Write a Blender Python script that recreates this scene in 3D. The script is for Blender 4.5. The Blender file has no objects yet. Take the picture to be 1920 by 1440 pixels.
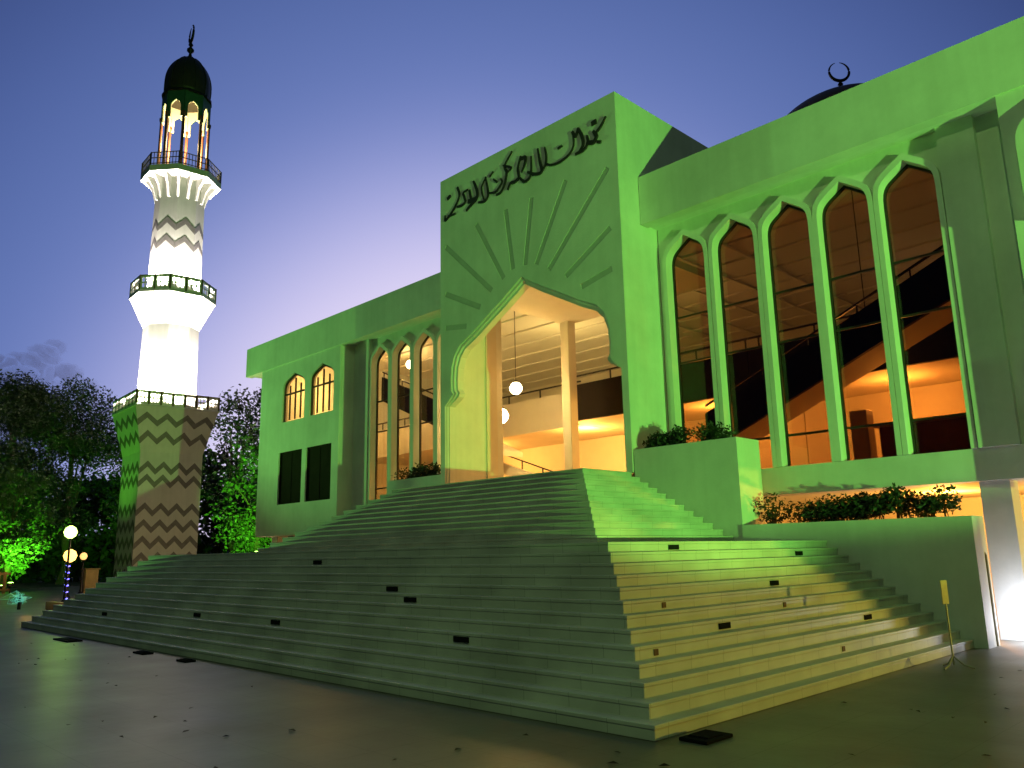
import bpy, bmesh, math, random
from mathutils import Matrix, Vector
from mathutils.geometry import tessellate_polygon

# ------------------------------------------------------------------ camera, sky, big lights, exposure
SC = bpy.context.scene
COL = SC.collection
random.seed(7)

cam_d = bpy.data.cameras.new("camera")
cam_d.sensor_width = 36.0
cam_d.lens = 28.43
cam_d.clip_start = 0.05
cam_d.clip_end = 6000
cam = bpy.data.objects.new("camera", cam_d)
COL.objects.link(cam)
rx, up, fw = ((0.69863949, 0.71521317, -0.01931262), (0.15956953, -0.12944536, 0.9786631), (-0.69745281, 0.6868144, 0.20456187))
cam.matrix_world = Matrix(((rx[0], up[0], -fw[0], 0.0), (rx[1], up[1], -fw[1], 0.0), (rx[2], up[2], -fw[2], 1.6), (0, 0, 0, 1)))
SC.camera = cam

world = bpy.data.worlds.new("World")
SC.world = world
world.use_nodes = True
wn, wl = world.node_tree.nodes, world.node_tree.links
wn.clear()
wout = wn.new("ShaderNodeOutputWorld")
wbg = wn.new("ShaderNodeBackground")
wtc = wn.new("ShaderNodeTexCoord")
wdot = wn.new("ShaderNodeVectorMath"); wdot.operation = 'DOT_PRODUCT'
wdot.inputs[1].default_value = Vector((-0.745, 0.690, -0.015)).normalized()     # where the sun went down
wac = wn.new("ShaderNodeMath"); wac.operation = 'ARCCOSINE'
wdv = wn.new("ShaderNodeMath"); wdv.operation = 'DIVIDE'; wdv.inputs[1].default_value = math.pi
wrp = wn.new("ShaderNodeValToRGB")
wrp.color_ramp.interpolation = 'B_SPLINE'
dusk = [(0, (.95, .80, .86)), (12, (.86, .74, .90)), (19, (.78, .70, .92)), (25, (.42, .435, .76)), (31, (.165, .225, .52)),
        (37, (.108, .165, .41)), (43, (.070, .115, .32)), (50, (.032, .055, .17)), (60, (.012, .022, .07)), (80, (.0055, .010, .020)), (180, (.003, .006, .008))]
els = wrp.color_ramp.elements
els[0].position = 0; els[0].color = (*dusk[0][1], 1)
els[1].position = 1; els[1].color = (*dusk[-1][1], 1)
for a, c in dusk[1:-1]:
    e = els.new(a / 180.0); e.color = (*c, 1)
wsky = wn.new("ShaderNodeTexSky")
wsky.sky_type = 'NISHITA'
wsky.sun_disc = False
wsky.sun_elevation = math.radians(-1.5)
wsky.sun_rotation = math.atan2(-0.763, 0.646)
wsky.ozone_density = 6.0
wmix = wn.new("ShaderNodeMix"); wmix.data_type = 'RGBA'; wmix.blend_type = 'ADD'
wmix.inputs[0].default_value = 0.05
wl.new(wtc.outputs['Generated'], wdot.inputs[0])
wl.new(wdot.outputs['Value'], wac.inputs[0])
wl.new(wac.outputs[0], wdv.inputs[0])
wl.new(wdv.outputs[0], wrp.inputs[0])
wl.new(wrp.outputs[0], wmix.inputs[6])
wl.new(wsky.outputs[0], wmix.inputs[7])
wl.new(wmix.outputs[2], wbg.inputs[0])
wbg.inputs[1].default_value = 1.0
wl.new(wbg.outputs[0], wout.inputs[0])

def aim(o, loc, target):
    d = (Vector(target) - Vector(loc)).normalized()
    o.location = loc
    o.rotation_euler = d.to_track_quat('-Z', 'Y').to_euler()

def spot(name, loc, target, power, color, cone=80, blend=0.3, radius=0.15):
    l = bpy.data.lights.new(name, 'SPOT')
    l.energy = power; l.color = color; l.spot_size = math.radians(cone); l.spot_blend = blend; l.shadow_soft_size = radius
    o = bpy.data.objects.new(name, l); COL.objects.link(o); aim(o, loc, target)
    return o

def point(name, loc, power, color, radius=0.15):
    l = bpy.data.lights.new(name, 'POINT')
    l.energy = power; l.color = color; l.shadow_soft_size = radius
    o = bpy.data.objects.new(name, l); COL.objects.link(o); o.location = loc
    return o

GREEN = (0.27, 1.0, 0.12)
AMBER = (1.0, 0.60, 0.14)
WARM = (1.0, 0.60, 0.14)
# two green floodlights stand low to either side of the stairs and rake along the facade
spot("green_floodlight_beam", (17.0, 6.8, 0.45), (-9.6, 11.5, 14.35), 24500, GREEN, cone=52, blend=0.12, radius=0.12)
spot("green_floodlight_beam", (-45.5, 6.8, 0.45), (-18.9, 11.5, 14.35), 11500, (.27, 1.0, .18), cone=58, blend=0.5, radius=0.12)
# sodium lamp under the right-hand end of the building
spot("sodium_lamp_beam", (7.5, 17.7, 0.95), (-8.0, 11.5, 1.4), 2300, (1.0, .84, .08), cone=70, blend=0.6, radius=0.15)

# unseen fill light added high behind the photographer to lift the stair fronts
point("plaza_fill_light", (3.0, -9.0, 19.0), 3100, (.60, 1.0, .30), .3)
vs = SC.view_settings
vs.view_transform = 'Standard'
vs.look = 'None'
vs.exposure = 0.0
vs.gamma = 1.0
vs.use_curve_mapping = False
SC.cycles.use_denoising = True
SC.cycles.max_bounces = 6
SC.cycles.sample_clamp_indirect = 4.0

# ------------------------------------------------------------------ helpers
MATS = {}

def mat(name, color, rough=0.6, metal=0.0, vary=0.0, scale=3.0, bump=0.0, bscale=40.0, stain=0.0, spec=0.5):
    if name in MATS: return MATS[name]
    m = bpy.data.materials.new(name); m.use_nodes = True
    n, l = m.node_tree.nodes, m.node_tree.links
    b = n["Principled BSDF"]
    b.inputs["Base Color"].default_value = (*color, 1)
    b.inputs["Roughness"].default_value = rough
    b.inputs["Metallic"].default_value = metal
    b.inputs["Specular IOR Level"].default_value = spec
    tc = n.new("ShaderNodeTexCoord")
    if vary > 0:
        t = n.new("ShaderNodeTexNoise"); t.inputs["Scale"].default_value = scale; t.inputs["Detail"].default_value = 6
        t.inputs["Roughness"].default_value = 0.65
        l.new(tc.outputs["Object"], t.inputs["Vector"])
        r = n.new("ShaderNodeValToRGB")
        r.color_ramp.elements[0].position = 0.3; r.color_ramp.elements[1].position = 0.7
        r.color_ramp.elements[0].color = (*[c * (1 - vary) for c in color], 1)
        r.color_ramp.elements[1].color = (*[min(1, c * (1 + vary * 0.6)) for c in color], 1)
        l.new(t.outputs["Fac"], r.inputs[0])
        last = r.outputs[0]
        if stain > 0:          # rain streaks: noise stretched along z
            mp = n.new("ShaderNodeMapping"); mp.inputs["Scale"].default_value = (2.2, 2.2, 0.12)
            l.new(tc.outputs["Object"], mp.inputs[0])
            t2 = n.new("ShaderNodeTexNoise"); t2.inputs["Scale"].default_value = 2.0; t2.inputs["Detail"].default_value = 5
            l.new(mp.outputs[0], t2.inputs["Vector"])
            r2 = n.new("ShaderNodeValToRGB")
            r2.color_ramp.elements[0].position = 0.38; r2.color_ramp.elements[1].position = 0.62
            r2.color_ramp.elements[0].color = (1 - stain, 1 - stain, 1 - stain * 1.1, 1); r2.color_ramp.elements[1].color = (1, 1, 1, 1)
            l.new(t2.outputs["Fac"], r2.inputs[0])
            mx = n.new("ShaderNodeMix"); mx.data_type = 'RGBA'; mx.blend_type = 'MULTIPLY'; mx.inputs[0].default_value = 1
            l.new(last, mx.inputs[6]); l.new(r2.outputs[0], mx.inputs[7])
            last = mx.outputs[2]
        l.new(last, b.inputs["Base Color"])
    if bump > 0:
        t = n.new("ShaderNodeTexNoise"); t.inputs["Scale"].default_value = bscale; t.inputs["Detail"].default_value = 4
        l.new(tc.outputs["Object"], t.inputs["Vector"])
        bp = n.new("ShaderNodeBump"); bp.inputs["Strength"].default_value = bump; bp.inputs["Distance"].default_value = 0.02
        l.new(t.outputs["Fac"], bp.inputs["Height"]); l.new(bp.outputs[0], b.inputs["Normal"])
    MATS[name] = m
    return m

def emis(name, color, strength):
    if name in MATS: return MATS[name]
    m = bpy.data.materials.new(name); m.use_nodes = True
    b = m.node_tree.nodes["Principled BSDF"]
    b.inputs["Base Color"].default_value = (0.8, 0.8, 0.8, 1)
    b.inputs["Emission Color"].default_value = (*color, 1)
    b.inputs["Emission Strength"].default_value = strength
    MATS[name] = m
    return m

def glass(name, tint, gloss=0.10):
    m = bpy.data.materials.new(name); m.use_nodes = True
    n, l = m.node_tree.nodes, m.node_tree.links
    n.clear()
    o = n.new("ShaderNodeOutputMaterial"); t = n.new("ShaderNodeBsdfTransparent"); g = n.new("ShaderNodeBsdfGlossy")
    t.inputs[0].default_value = (*tint, 1); g.inputs[0].default_value = (.9, .95, 1, 1); g.inputs["Roughness"].default_value = 0.03
    w = n.new("ShaderNodeLayerWeight"); w.inputs[0].default_value = 0.5
    pw_ = n.new("ShaderNodeMath"); pw_.operation = 'POWER'; pw_.inputs[1].default_value = 4.0
    l.new(w.outputs["Facing"], pw_.inputs[0])
    f = n.new("ShaderNodeMath"); f.operation = 'MULTIPLY_ADD'; f.inputs[1].default_value = .45; f.inputs[2].default_value = .03
    l.new(pw_.outputs[0], f.inputs[0])
    x = n.new("ShaderNodeMixShader")
    l.new(f.outputs[0], x.inputs[0]); l.new(t.outputs[0], x.inputs[1]); l.new(g.outputs[0], x.inputs[2]); l.new(x.outputs[0], o.inputs[0])
    MATS[name] = m
    return m

def translucent(name, color):
    m = bpy.data.materials.new(name); m.use_nodes = True
    n, l = m.node_tree.nodes, m.node_tree.links
    n.clear()
    o = n.new("ShaderNodeOutputMaterial"); t = n.new("ShaderNodeBsdfTranslucent"); g = n.new("ShaderNodeBsdfDiffuse")
    tc = n.new("ShaderNodeTexCoord"); v = n.new("ShaderNodeTexVoronoi"); v.inputs["Scale"].default_value = 9
    r = n.new("ShaderNodeValToRGB"); r.color_ramp.elements[0].color = (*[c * .35 for c in color], 1); r.color_ramp.elements[1].color = (*color, 1)
    r.color_ramp.elements[0].position = .12; r.color_ramp.elements[1].position = .4
    l.new(tc.outputs["Object"], v.inputs["Vector"]); l.new(v.outputs["Distance"], r.inputs[0])
    l.new(r.outputs[0], t.inputs[0]); l.new(r.outputs[0], g.inputs[0])
    x = n.new("ShaderNodeMixShader"); x.inputs[0].default_value = 0.45
    l.new(t.outputs[0], x.inputs[1]); l.new(g.outputs[0], x.inputs[2]); l.new(x.outputs[0], o.inputs[0])
    MATS[name] = m
    return m

PLASTER = mat("white_plaster", (.74, .74, .70), .75, vary=.15, scale=.55, bump=.15, bscale=25, stain=.05)
PLASTER2 = mat("white_trim", (.76, .76, .72), .65, vary=.08, scale=1.6, bump=.08, bscale=30, stain=.04)
INNER = mat("cream_interior", (.72, .68, .58), .7, vary=.08, scale=.8)
CEIL = mat("white_ceiling", (.75, .73, .68), .8, vary=.06, scale=.6)
DARKWOOD = mat("dark_timber", (.014, .010, .009), .7, vary=.3, scale=6, spec=.1)
DARKMETAL = mat("dark_metal", (.03, .028, .027), .4, .6)
DARKPANE = mat("dark_brown_pane", (.02, .013, .011), .9, spec=.05, vary=.2)
MATTEBLACK = mat("matte_black", (.012, .012, .012), .95, spec=.05)
BRONZE = mat("bronze_letters", (.045, .038, .032), .5, .3, vary=.2)
REDCARPET = mat("red_carpet", (.30, .05, .03), .9, vary=.2, scale=8)
CHEV = mat("grey_marble_inlay", (.19, .175, .17), .5, vary=.25, scale=4)
DOMEGOLD = mat("weathered_gold", (.16, .11, .04), .5, .35, vary=.3, scale=2)
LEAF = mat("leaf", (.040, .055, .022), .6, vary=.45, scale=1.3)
SHRUBM = mat("shrub_leaf", (.03, .045, .018), .6, vary=.4, scale=3)
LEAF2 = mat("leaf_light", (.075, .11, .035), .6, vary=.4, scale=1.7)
BARK = mat("bark", (.10, .07, .05), .9, vary=.3, scale=6, bump=.5, bscale=14)
SOIL = mat("soil", (.05, .035, .025), .95, vary=.3, scale=8)
GLASSB = glass("bronze_tinted_glass", (.56, .46, .37))
GLASSC = glass("clear_glass", (.86, .84, .80))
LATTICE = translucent("pierced_white_screen", (.8, .74, .62))

def stone_mat(name, color, joint, bw, bh, rough, vary, scale, bumpd=.5, speck=0.0, wave=0.0):
    m = bpy.data.materials.new(name); m.use_nodes = True
    n, l = m.node_tree.nodes, m.node_tree.links
    b = n["Principled BSDF"]
    tc = n.new("ShaderNodeTexCoord")
    br = n.new("ShaderNodeTexBrick")
    br.offset = 0.0
    br.inputs["Scale"].default_value = 1.0; br.inputs["Mortar Size"].default_value = joint
    br.inputs["Brick Width"].default_value = bw; br.inputs["Row Height"].default_value = bh
    br.inputs["Color1"].default_value = (*color, 1); br.inputs["Color2"].default_value = (*[c * .95 for c in color], 1)
    br.inputs["Mortar"].default_value = (*[c * .55 for c in color], 1)
    l.new(tc.outputs["Object"], br.inputs["Vector"])
    t = n.new("ShaderNodeTexNoise"); t.inputs["Scale"].default_value = scale; t.inputs["Detail"].default_value = 7
    l.new(tc.outputs["Object"], t.inputs["Vector"])
    r = n.new("ShaderNodeValToRGB"); r.color_ramp.elements[0].position = .32; r.color_ramp.elements[1].position = .68
    r.color_ramp.elements[0].color = (1 - vary, 1 - vary, 1 - vary, 1); r.color_ramp.elements[1].color = (1, 1, 1, 1)
    l.new(t.outputs["Fac"], r.inputs[0])
    mx = n.new("ShaderNodeMix"); mx.data_type = 'RGBA'; mx.blend_type = 'MULTIPLY'; mx.inputs[0].default_value = 1
    l.new(br.outputs["Color"], mx.inputs[6]); l.new(r.outputs[0], mx.inputs[7])
    l.new(mx.outputs[2], b.inputs["Base Color"])
    rr = n.new("ShaderNodeMapRange"); rr.inputs[3].default_value = rough * .75; rr.inputs[4].default_value = rough * 1.35
    t3 = n.new("ShaderNodeTexNoise"); t3.inputs["Scale"].default_value = 1.1; t3.inputs["Detail"].default_value = 5
    l.new(tc.outputs["Object"], t3.inputs["Vector"]); l.new(t3.outputs["Fac"], rr.inputs[0]); l.new(rr.outputs[0], b.inputs["Roughness"])
    t4 = n.new("ShaderNodeTexNoise"); t4.inputs["Scale"].default_value = 9.0; t4.inputs["Detail"].default_value = 4
    l.new(tc.outputs["Object"], t4.inputs["Vector"])
    bp = n.new("ShaderNodeBump"); bp.inputs["Strength"].default_value = bumpd; bp.inputs["Distance"].default_value = .004
    l.new(t4.outputs["Fac"], bp.inputs["Height"]); l.new(bp.outputs[0], b.inputs["Normal"])
    MATS[name] = m
    return m

STEPM = stone_mat("step_marble", (.66, .65, .58), .0035, .62, .62, .5, .30, 1.1, .3)
PLAZAM = stone_mat("plaza_marble", (.20, .185, .155), .003, .60, .60, .38, .45, .45, .6)
PLAZAM.node_tree.nodes["Principled BSDF"].inputs["Specular IOR Level"].default_value = .32

ORIGIN = {}

def tag(o, label=None, cat=None, group=None, kind=None):
    if label: o["label"] = label
    if cat: o["category"] = cat
    if group: o["group"] = group
    if kind: o["kind"] = kind
    return o

def thing(name, loc, label, cat, group=None):
    o = bpy.data.objects.new(name, None)
    COL.objects.link(o)
    o.location = loc
    o.empty_display_size = .3
    ORIGIN[o] = Vector(loc)
    return tag(o, label, cat, group)

class MB:
    def __init__(self, T=None):
        self.v, self.f, self.T = [], [], T
    def add(self, vs, fs):
        b = len(self.v)
        self.v += [self.T(*p) for p in vs] if self.T else [tuple(p) for p in vs]
        self.f += [tuple(i + b for i in q) for q in fs]
        return self
    def box(self, x0, x1, y0, y1, z0, z1):
        return self.add([(x0, y0, z0), (x1, y0, z0), (x1, y1, z0), (x0, y1, z0), (x0, y0, z1), (x1, y0, z1), (x1, y1, z1), (x0, y1, z1)],
                        [(0, 3, 2, 1), (4, 5, 6, 7), (0, 1, 5, 4), (1, 2, 6, 5), (2, 3, 7, 6), (3, 0, 4, 7)])
    def plate(self, outer, holes, a0, a1, axis='y'):
        """polygon in (u, z), with holes, extruded along y (u = x) or along x (u = y)"""
        loops = [outer] + list(holes)
        P = (lambda u, z, a: (u, a, z)) if axis == 'y' else (lambda u, z, a: (a, u, z))
        flat = [p for lp in loops for p in lp]
        n = len(flat)
        tris = tessellate_polygon([[Vector((p[0], p[1], 0)) for p in lp] for lp in loops])
        vs = [P(u, z, a0) for u, z in flat] + [P(u, z, a1) for u, z in flat]
        fs = [tuple(t) for t in tris] + [tuple(i + n for i in reversed(t)) for t in tris]
        b = 0
        for lp in loops:
            k = len(lp)
            for i in range(k):
                j = (i + 1) % k
                fs.append((b + i, b + j, b + j + n, b + i + n))
            b += k
        return self.add(vs, fs)
    def tube(self, pts, radii, seg=8, caps=True):
        pts = [Vector(p) for p in pts]
        if not hasattr(radii, '__len__'): radii = [radii] * len(pts)
        vs, fs = [], []
        for i, p in enumerate(pts):
            d = (pts[min(i + 1, len(pts) - 1)] - pts[max(i - 1, 0)]).normalized()
            a = d.cross(Vector((0, 0, 1)))
            if a.length < 1e-3: a = d.cross(Vector((1, 0, 0)))
            a.normalize(); b = d.cross(a)
            for k in range(seg):
                t = 2 * math.pi * k / seg
                vs.append(tuple(p + (a * math.cos(t) + b * math.sin(t)) * radii[i]))
        for i in range(len(pts) - 1):
            for k in range(seg):
                k2 = (k + 1) % seg
                fs.append((i * seg + k, i * seg + k2, (i + 1) * seg + k2, (i + 1) * seg + k))
        if caps:
            fs.append(tuple(reversed(range(seg)))); fs.append(tuple((len(pts) - 1) * seg + k for k in range(seg)))
        return self.add(vs, fs)
    def lathe(self, cx, cy, prof, seg=8, rot=0.0, caps=True):
        """profile of (radius, z)"""
        vs, fs = [], []
        for r, z in prof:
            for k in range(seg):
                t = 2 * math.pi * (k + .5) / seg + rot
                vs.append((cx + r * math.cos(t), cy + r * math.sin(t), z))
        for i in range(len(prof) - 1):
            for k in range(seg):
                k2 = (k + 1) % seg
                fs.append((i * seg + k, i * seg + k2, (i + 1) * seg + k2, (i + 1) * seg + k))
        if caps:
            fs.append(tuple(reversed(range(seg)))); fs.append(tuple((len(prof) - 1) * seg + k for k in range(seg)))
        return self.add(vs, fs)
    def build(self, name, material, parent=None, smooth=False, bevel=0.0, fix=True):
        me = bpy.data.meshes.new(name)
        me.from_pydata(self.v, [], self.f)
        if fix:
            bm = bmesh.new(); bm.from_mesh(me)
            bmesh.ops.recalc_face_normals(bm, faces=bm.faces)
            bm.to_mesh(me); bm.free()
        if smooth:
            for p in me.polygons: p.use_smooth = True
        me.materials.append(material)
        o = bpy.data.objects.new(name, me)
        COL.objects.link(o)
        if parent is not None:
            o.parent = parent
            o.matrix_parent_inverse = Matrix.Translation(-ORIGIN.get(parent, Vector((0, 0, 0))))
        if bevel > 0:
            md = o.modifiers.new("bevel", 'BEVEL'); md.width = bevel; md.segments = 2; md.limit_method = 'ANGLE'; md.angle_limit = math.radians(40)
        return o

def arch_half(hw, zs, za, n=9):
    """from (hw, zs) to the apex (0, za): rounded shoulder, then nearly straight"""
    h = za - zs
    p0, p1, p2, p3 = (hw, zs), (hw, zs + .62 * h), (.80 * hw, zs + .58 * h), (0, za)
    out = []
    for i in range(n + 1):
        t = i / n; s = 1 - t
        out.append((s**3 * p0[0] + 3 * s * s * t * p1[0] + 3 * s * t * t * p2[0] + t**3 * p3[0],
                    s**3 * p0[1] + 3 * s * s * t * p1[1] + 3 * s * t * t * p2[1] + t**3 * p3[1]))
    return out

def arch_path(cx, hw, z0, zs, za, n=9):
    h = arch_half(hw, zs, za, n)
    left = [(cx - hw, z0)] + [(cx - x, z) for x, z in h]
    right = [(cx + x, z) for x, z in reversed(h[:-1])] + [(cx + hw, z0)]
    return left + right

def ident(x, y, z): return (x, y, z)

# ------------------------------------------------------------------ ground
g = MB().box(-1500, 1500, -1500, 1500, -.30, -.02).build("ground", mat("dark_ground", (.05, .05, .04), .9, vary=.3, scale=.3)); tag(g, "dark ground beyond the plaza", None, kind="structure")
g = MB().box(-60, 60, -40, 60, -.28, 0).build("plaza", PLAZAM); tag(g, "smooth marble plaza in front of the stairs", None, kind="structure")

# ------------------------------------------------------------------ grand staircase
XC = -14.27
RISER = .132
def s_edge(k): return -4.44 - .185 * k if k < 13 else -8.55 - .218 * (k - 13)
def s_front(k): return 6.0 + .185 * k if k < 13 else 10.28 + .228 * (k - 13)
st = thing("grand_staircase", (XC, 6.0, 0), "wide three-sided flight of pale marble steps rising to the arched portal", "staircase")
steps = []
for k in range(25):
    xe, yf = s_edge(k), s_front(k)
    xl = 2 * XC - xe
    m = MB()
    z0, z1 = k * RISER, (k + 1) * RISER
    m.box(xl, xe, yf, 14.44, z0 - .012 if k else 0.002, z1 - .036)
    m.box(xl - .008, xe + .008, yf - .008, 14.445, z1 - .036, z1)
    o = m.build("step", STEPM, st, bevel=.006)
    steps.append(o)
def side_light(k, y):
    x = s_edge(k)
    o = MB().box(x - .05, x + .016, y - .12, y + .12, k * RISER + .018, k * RISER + .086).build("step_light", MATTEBLACK, steps[k])
def front_light(k, x):
    y = s_front(k)
    o = MB().box(x - .14, x + .14, y - .016, y + .05, k * RISER + .018, k * RISER + .086).build("step_light", MATTEBLACK, steps[k])
for k, y in ((12, 9.65), (8, 11.02), (5, 8.72), (4, 12.33), (11, 12.96)): side_light(k, y)
RUST = mat("rusty_plate", (.16, .08, .04), .8, vary=.4, scale=20)
for k, y in ((7, 8.05), (4, 7.09), (6, 10.57), (2, 10.61)):
    x = s_edge(k)
    MB().box(x - .02, x + .010, y - .035, y + .035, k * RISER + .02, k * RISER + .082).build("socket_plate", RUST, steps[k])
for k, x in ((8, -10.25), (4, -7.81), (7, -9.56), (4, -12.39), (11, -13.31), (3, -19.74), (4, -15.35)): front_light(k, x)

# ------------------------------------------------------------------ mosque
mq = thing("mosque", (XC, 14.5, 0), "white mosque facade lit green, with tall pointed arch windows and arched portal", "mosque")
PY = 14.47
HP = 3.34
inner = [(3.10, 3.30), (3.10, 5.70), (3.04, 5.75), (2.84, 5.85), (2.71, 5.93), (2.66, 6.03), (2.73, 6.14), (2.74, 6.42), (2.71, 6.76), (2.60, 7.05), (2.40, 7.26), (1.92, 7.48), (1.38, 7.78), (.66, 8.17), (0, 8.56)]
def grow(path, d):
    """offset the half arch outwards, keeping its foot on the floor"""
    out = []
    for i, (x, z) in enumerate(path):
        if i == 0: out.append((x + d * .35, z)); continue
        a = path[i - 1]; b = path[min(i + 1, len(path) - 1)] if i < len(path) - 1 else (-path[i - 1][0], path[i - 1][1])
        dx, dz = b[0] - a[0], b[1] - a[1]; L = math.hypot(dx, dz)
        nx, nz = dz / L, -dx / L
        if z < 5.9: out.append((x + d * .35, z + (d * .5 if x < 3.0 else 0)))
        else: out.append((max(0, x + nx * d), z + nz * d))
    out[-1] = (0, path[-1][1] + d * 1.15)
    return out
def full(half): return [(XC - x, z) for x, z in half] + [(XC + x, z) for x, z in reversed(half[:-1])]
mid = grow(inner, .15)
outm = grow(inner, .30)
rays = [((-3.1, 10.48), (-1.14, 8.64)), ((-1.75, 10.77), (-.66, 8.86)), ((-.54, 10.82), (-.30, 9.02)), ((.45, 10.82), (.16, 9.02)), ((1.67, 10.88), (.56, 8.92)),
        ((3.03, 10.71), (1.0, 8.66)), ((3.03, 9.17), (1.56, 8.33)), ((3.02, 8.14), (2.05, 7.93)), ((-3.12, 9.03), (-1.62, 8.28)), ((-3.12, 8.0), (-2.2, 7.86))]
slots = []
for (a, b) in rays:
    d = Vector((b[0] - a[0], b[1] - a[1])).normalized(); nn = Vector((-d.y, d.x)) * .078
    slots.append([(XC + a[0] + nn.x, a[1] + nn.y), (XC + b[0] + nn.x, b[1] + nn.y), (XC + b[0] - nn.x, b[1] - nn.y), (XC + a[0] - nn.x, a[1] - nn.y)])
PTOP = 12.63
def notch(path): return [(XC - HP, 3.3), ] + [(XC - x, z) for x, z in path] + [(XC + x, z) for x, z in reversed(path[:-1])] + [(XC + HP, 3.3), (XC + HP, PTOP), (XC - HP, PTOP)]
pw = MB().plate(notch(mid), slots, PY, PY + .025).build("portal_wall", PLASTER, mq)
MB().plate(notch(mid), [], PY + .022, PY + .30).build("portal_backing", PLASTER, mq)
RAYM = mat("ray_groove_shade", (.50, .51, .47), .6, vary=.1, scale=3)  # darker grey stands in for the shade inside the ray grooves
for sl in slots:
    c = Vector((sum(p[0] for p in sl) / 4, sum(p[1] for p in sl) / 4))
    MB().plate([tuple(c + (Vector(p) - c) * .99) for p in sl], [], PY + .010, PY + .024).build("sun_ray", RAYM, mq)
def band(pa, pb): return full(pa) + list(reversed(full(pb)))
MB().plate(band(grow(inner, .152), grow(inner, .075)), [], PY + .06, PY + .30).build("arch_moulding", PLASTER2, mq)
MB().plate(band(grow(inner, .08), inner), [], PY + .13, PY + .34).build("arch_moulding", PLASTER2, mq)
for s in (-1, 1):
    x0, x1 = XC + s * HP, XC + s * (HP - .17)
    ye = 16.08 if s > 0 else 16.75
    MB().plate([(PY + .298, 3.3), (ye, 3.3), (ye, 10.3), (20.2, 10.3), (20.2, PTOP), (PY + .298, PTOP)], [], min(x0, x1), max(x0, x1), 'x').build("portal_side_wall", PLASTER, mq)
MB().box(XC - HP + .1, XC + HP - .1, PY + .25, 20.1, PTOP - .35, PTOP - .12).build("portal_roof", CEIL, mq)
MB().box(XC - HP + .17, XC + HP - .17, 20.0, 20.2, 10.3, PTOP).build("portal_rear_wall", PLASTER, mq)
MB().box(XC - HP + .172, XC - HP + .22, 16.06, 16.48, 3.3, 10.2).build("portal_pier", INNER, mq)
MB().box(XC + HP - .30, XC + HP - .172, 16.12, 16.48, 3.3, 10.2).build("portal_pier", INNER, mq)
MB().box(-16.62, -16.28, 18.55, 18.9, 3.3, 10.2).build("column", INNER, mq, bevel=.02)
MB().box(-16.65, XC + HP - .172, PY + .345, 18.95, 8.75, 8.95).build("vestibule_soffit", INNER, mq)

# calligraphy
strokes = [(34,[(-2.54,12.17),(-2.46,11.99),(-2.46,11.84),(-2.59,11.65),(-2.78,11.48),(-3.0,11.34),(-3.11,11.31),(-3.1,11.47)]),(42,[(-3.0,11.95),(-2.85,12.01)]),(18,[(-2.91,11.37),(-2.61,11.37)]),(30,[(-2.55,11.55),(-2.32,11.53),(-2.19,11.6),(-2.23,11.76),(-2.27,11.9),(-2.06,11.93)]),(40,[(-2.15,11.3),(-1.99,11.39),(-1.7,11.52),(-1.66,11.68),(-1.73,11.91),(-1.83,12.11)]),(58,[(-2.07,11.56),(-1.78,11.52),(-1.66,11.59)]),(30,[(-2.0,11.89),(-1.94,11.61)]),(30,[(-1.62,11.38),(-1.38,11.33),(-1.23,11.42),(-1.22,11.62),(-1.31,12.05)]),(20,[(-1.31,12.02),(-1.47,11.82),(-1.46,11.61),(-1.38,11.38)]),(24,[(-1.15,11.5),(-0.91,11.45),(-0.76,11.54),(-0.64,11.66),(-0.7,11.78)]),(18,[(-1.14,11.99),(-0.98,12.1)]),(20,[(-0.98,11.86),(-0.83,11.72)]),(30,[(-0.88,11.35),(-0.69,11.37),(-0.53,11.57),(-0.45,11.88),(-0.52,12.1),(-0.21,12.42)]),(18,[(-0.59,12.13),(-0.26,11.95),(-0.41,11.86)]),(34,[(-0.42,11.34),(-0.31,11.49),(-0.13,11.48),(0.02,11.56),(-0.01,11.82),(0.11,12.15)]),(34,[(0.11,12.06),(0.29,12.04),(0.25,11.84),(0.13,11.66)]),(28,[(0.06,11.52),(0.23,11.35),(0.41,11.39),(0.49,11.58),(0.5,11.99)]),(32,[(0.35,11.58),(0.66,11.41),(0.87,11.42),(0.81,11.74),(0.75,12.11)]),(25,[(0.86,11.39),(1.01,11.55),(1.05,11.75),(1.01,12.05)]),(22,[(1.01,11.61),(1.17,11.48),(1.41,11.43),(1.64,11.45),(1.87,11.54),(2.0,11.72),(1.99,12.07)]),(20,[(1.46,11.83),(1.62,11.85)]),(34,[(1.97,12.1),(2.08,11.93),(2.18,12.13)]),(34,[(2.18,12.1),(2.29,11.84),(2.31,11.6),(2.15,11.43)]),(32,[(2.05,11.44),(2.34,11.46),(2.47,11.61),(2.45,11.8)]),(44,[(2.47,11.59),(2.65,11.54),(2.75,11.66),(2.66,11.83)]),(28,[(2.75,11.76),(2.91,11.87),(3.07,12.06)]),(45,[(2.61,12.04),(2.77,12.06)]),(26,[(2.77,11.49),(2.89,11.45)])]
def smooth_path(pts, n=5):
    if len(pts) < 3: return [Vector(p) for p in pts]
    P = [Vector(p) for p in pts]
    P = [2 * P[0] - P[1]] + P + [2 * P[-1] - P[-2]]
    out = []
    for i in range(1, len(P) - 2):
        for j in range(n):
            t = j / n
            out.append(.5 * ((2 * P[i]) + (P[i + 1] - P[i - 1]) * t + (2 * P[i - 1] - 5 * P[i] + 4 * P[i + 1] - P[i + 2]) * t * t + (3 * P[i] - P[i - 1] - 3 * P[i + 1] + P[i + 2]) * t ** 3))
    out.append(P[-2])
    return out
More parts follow.
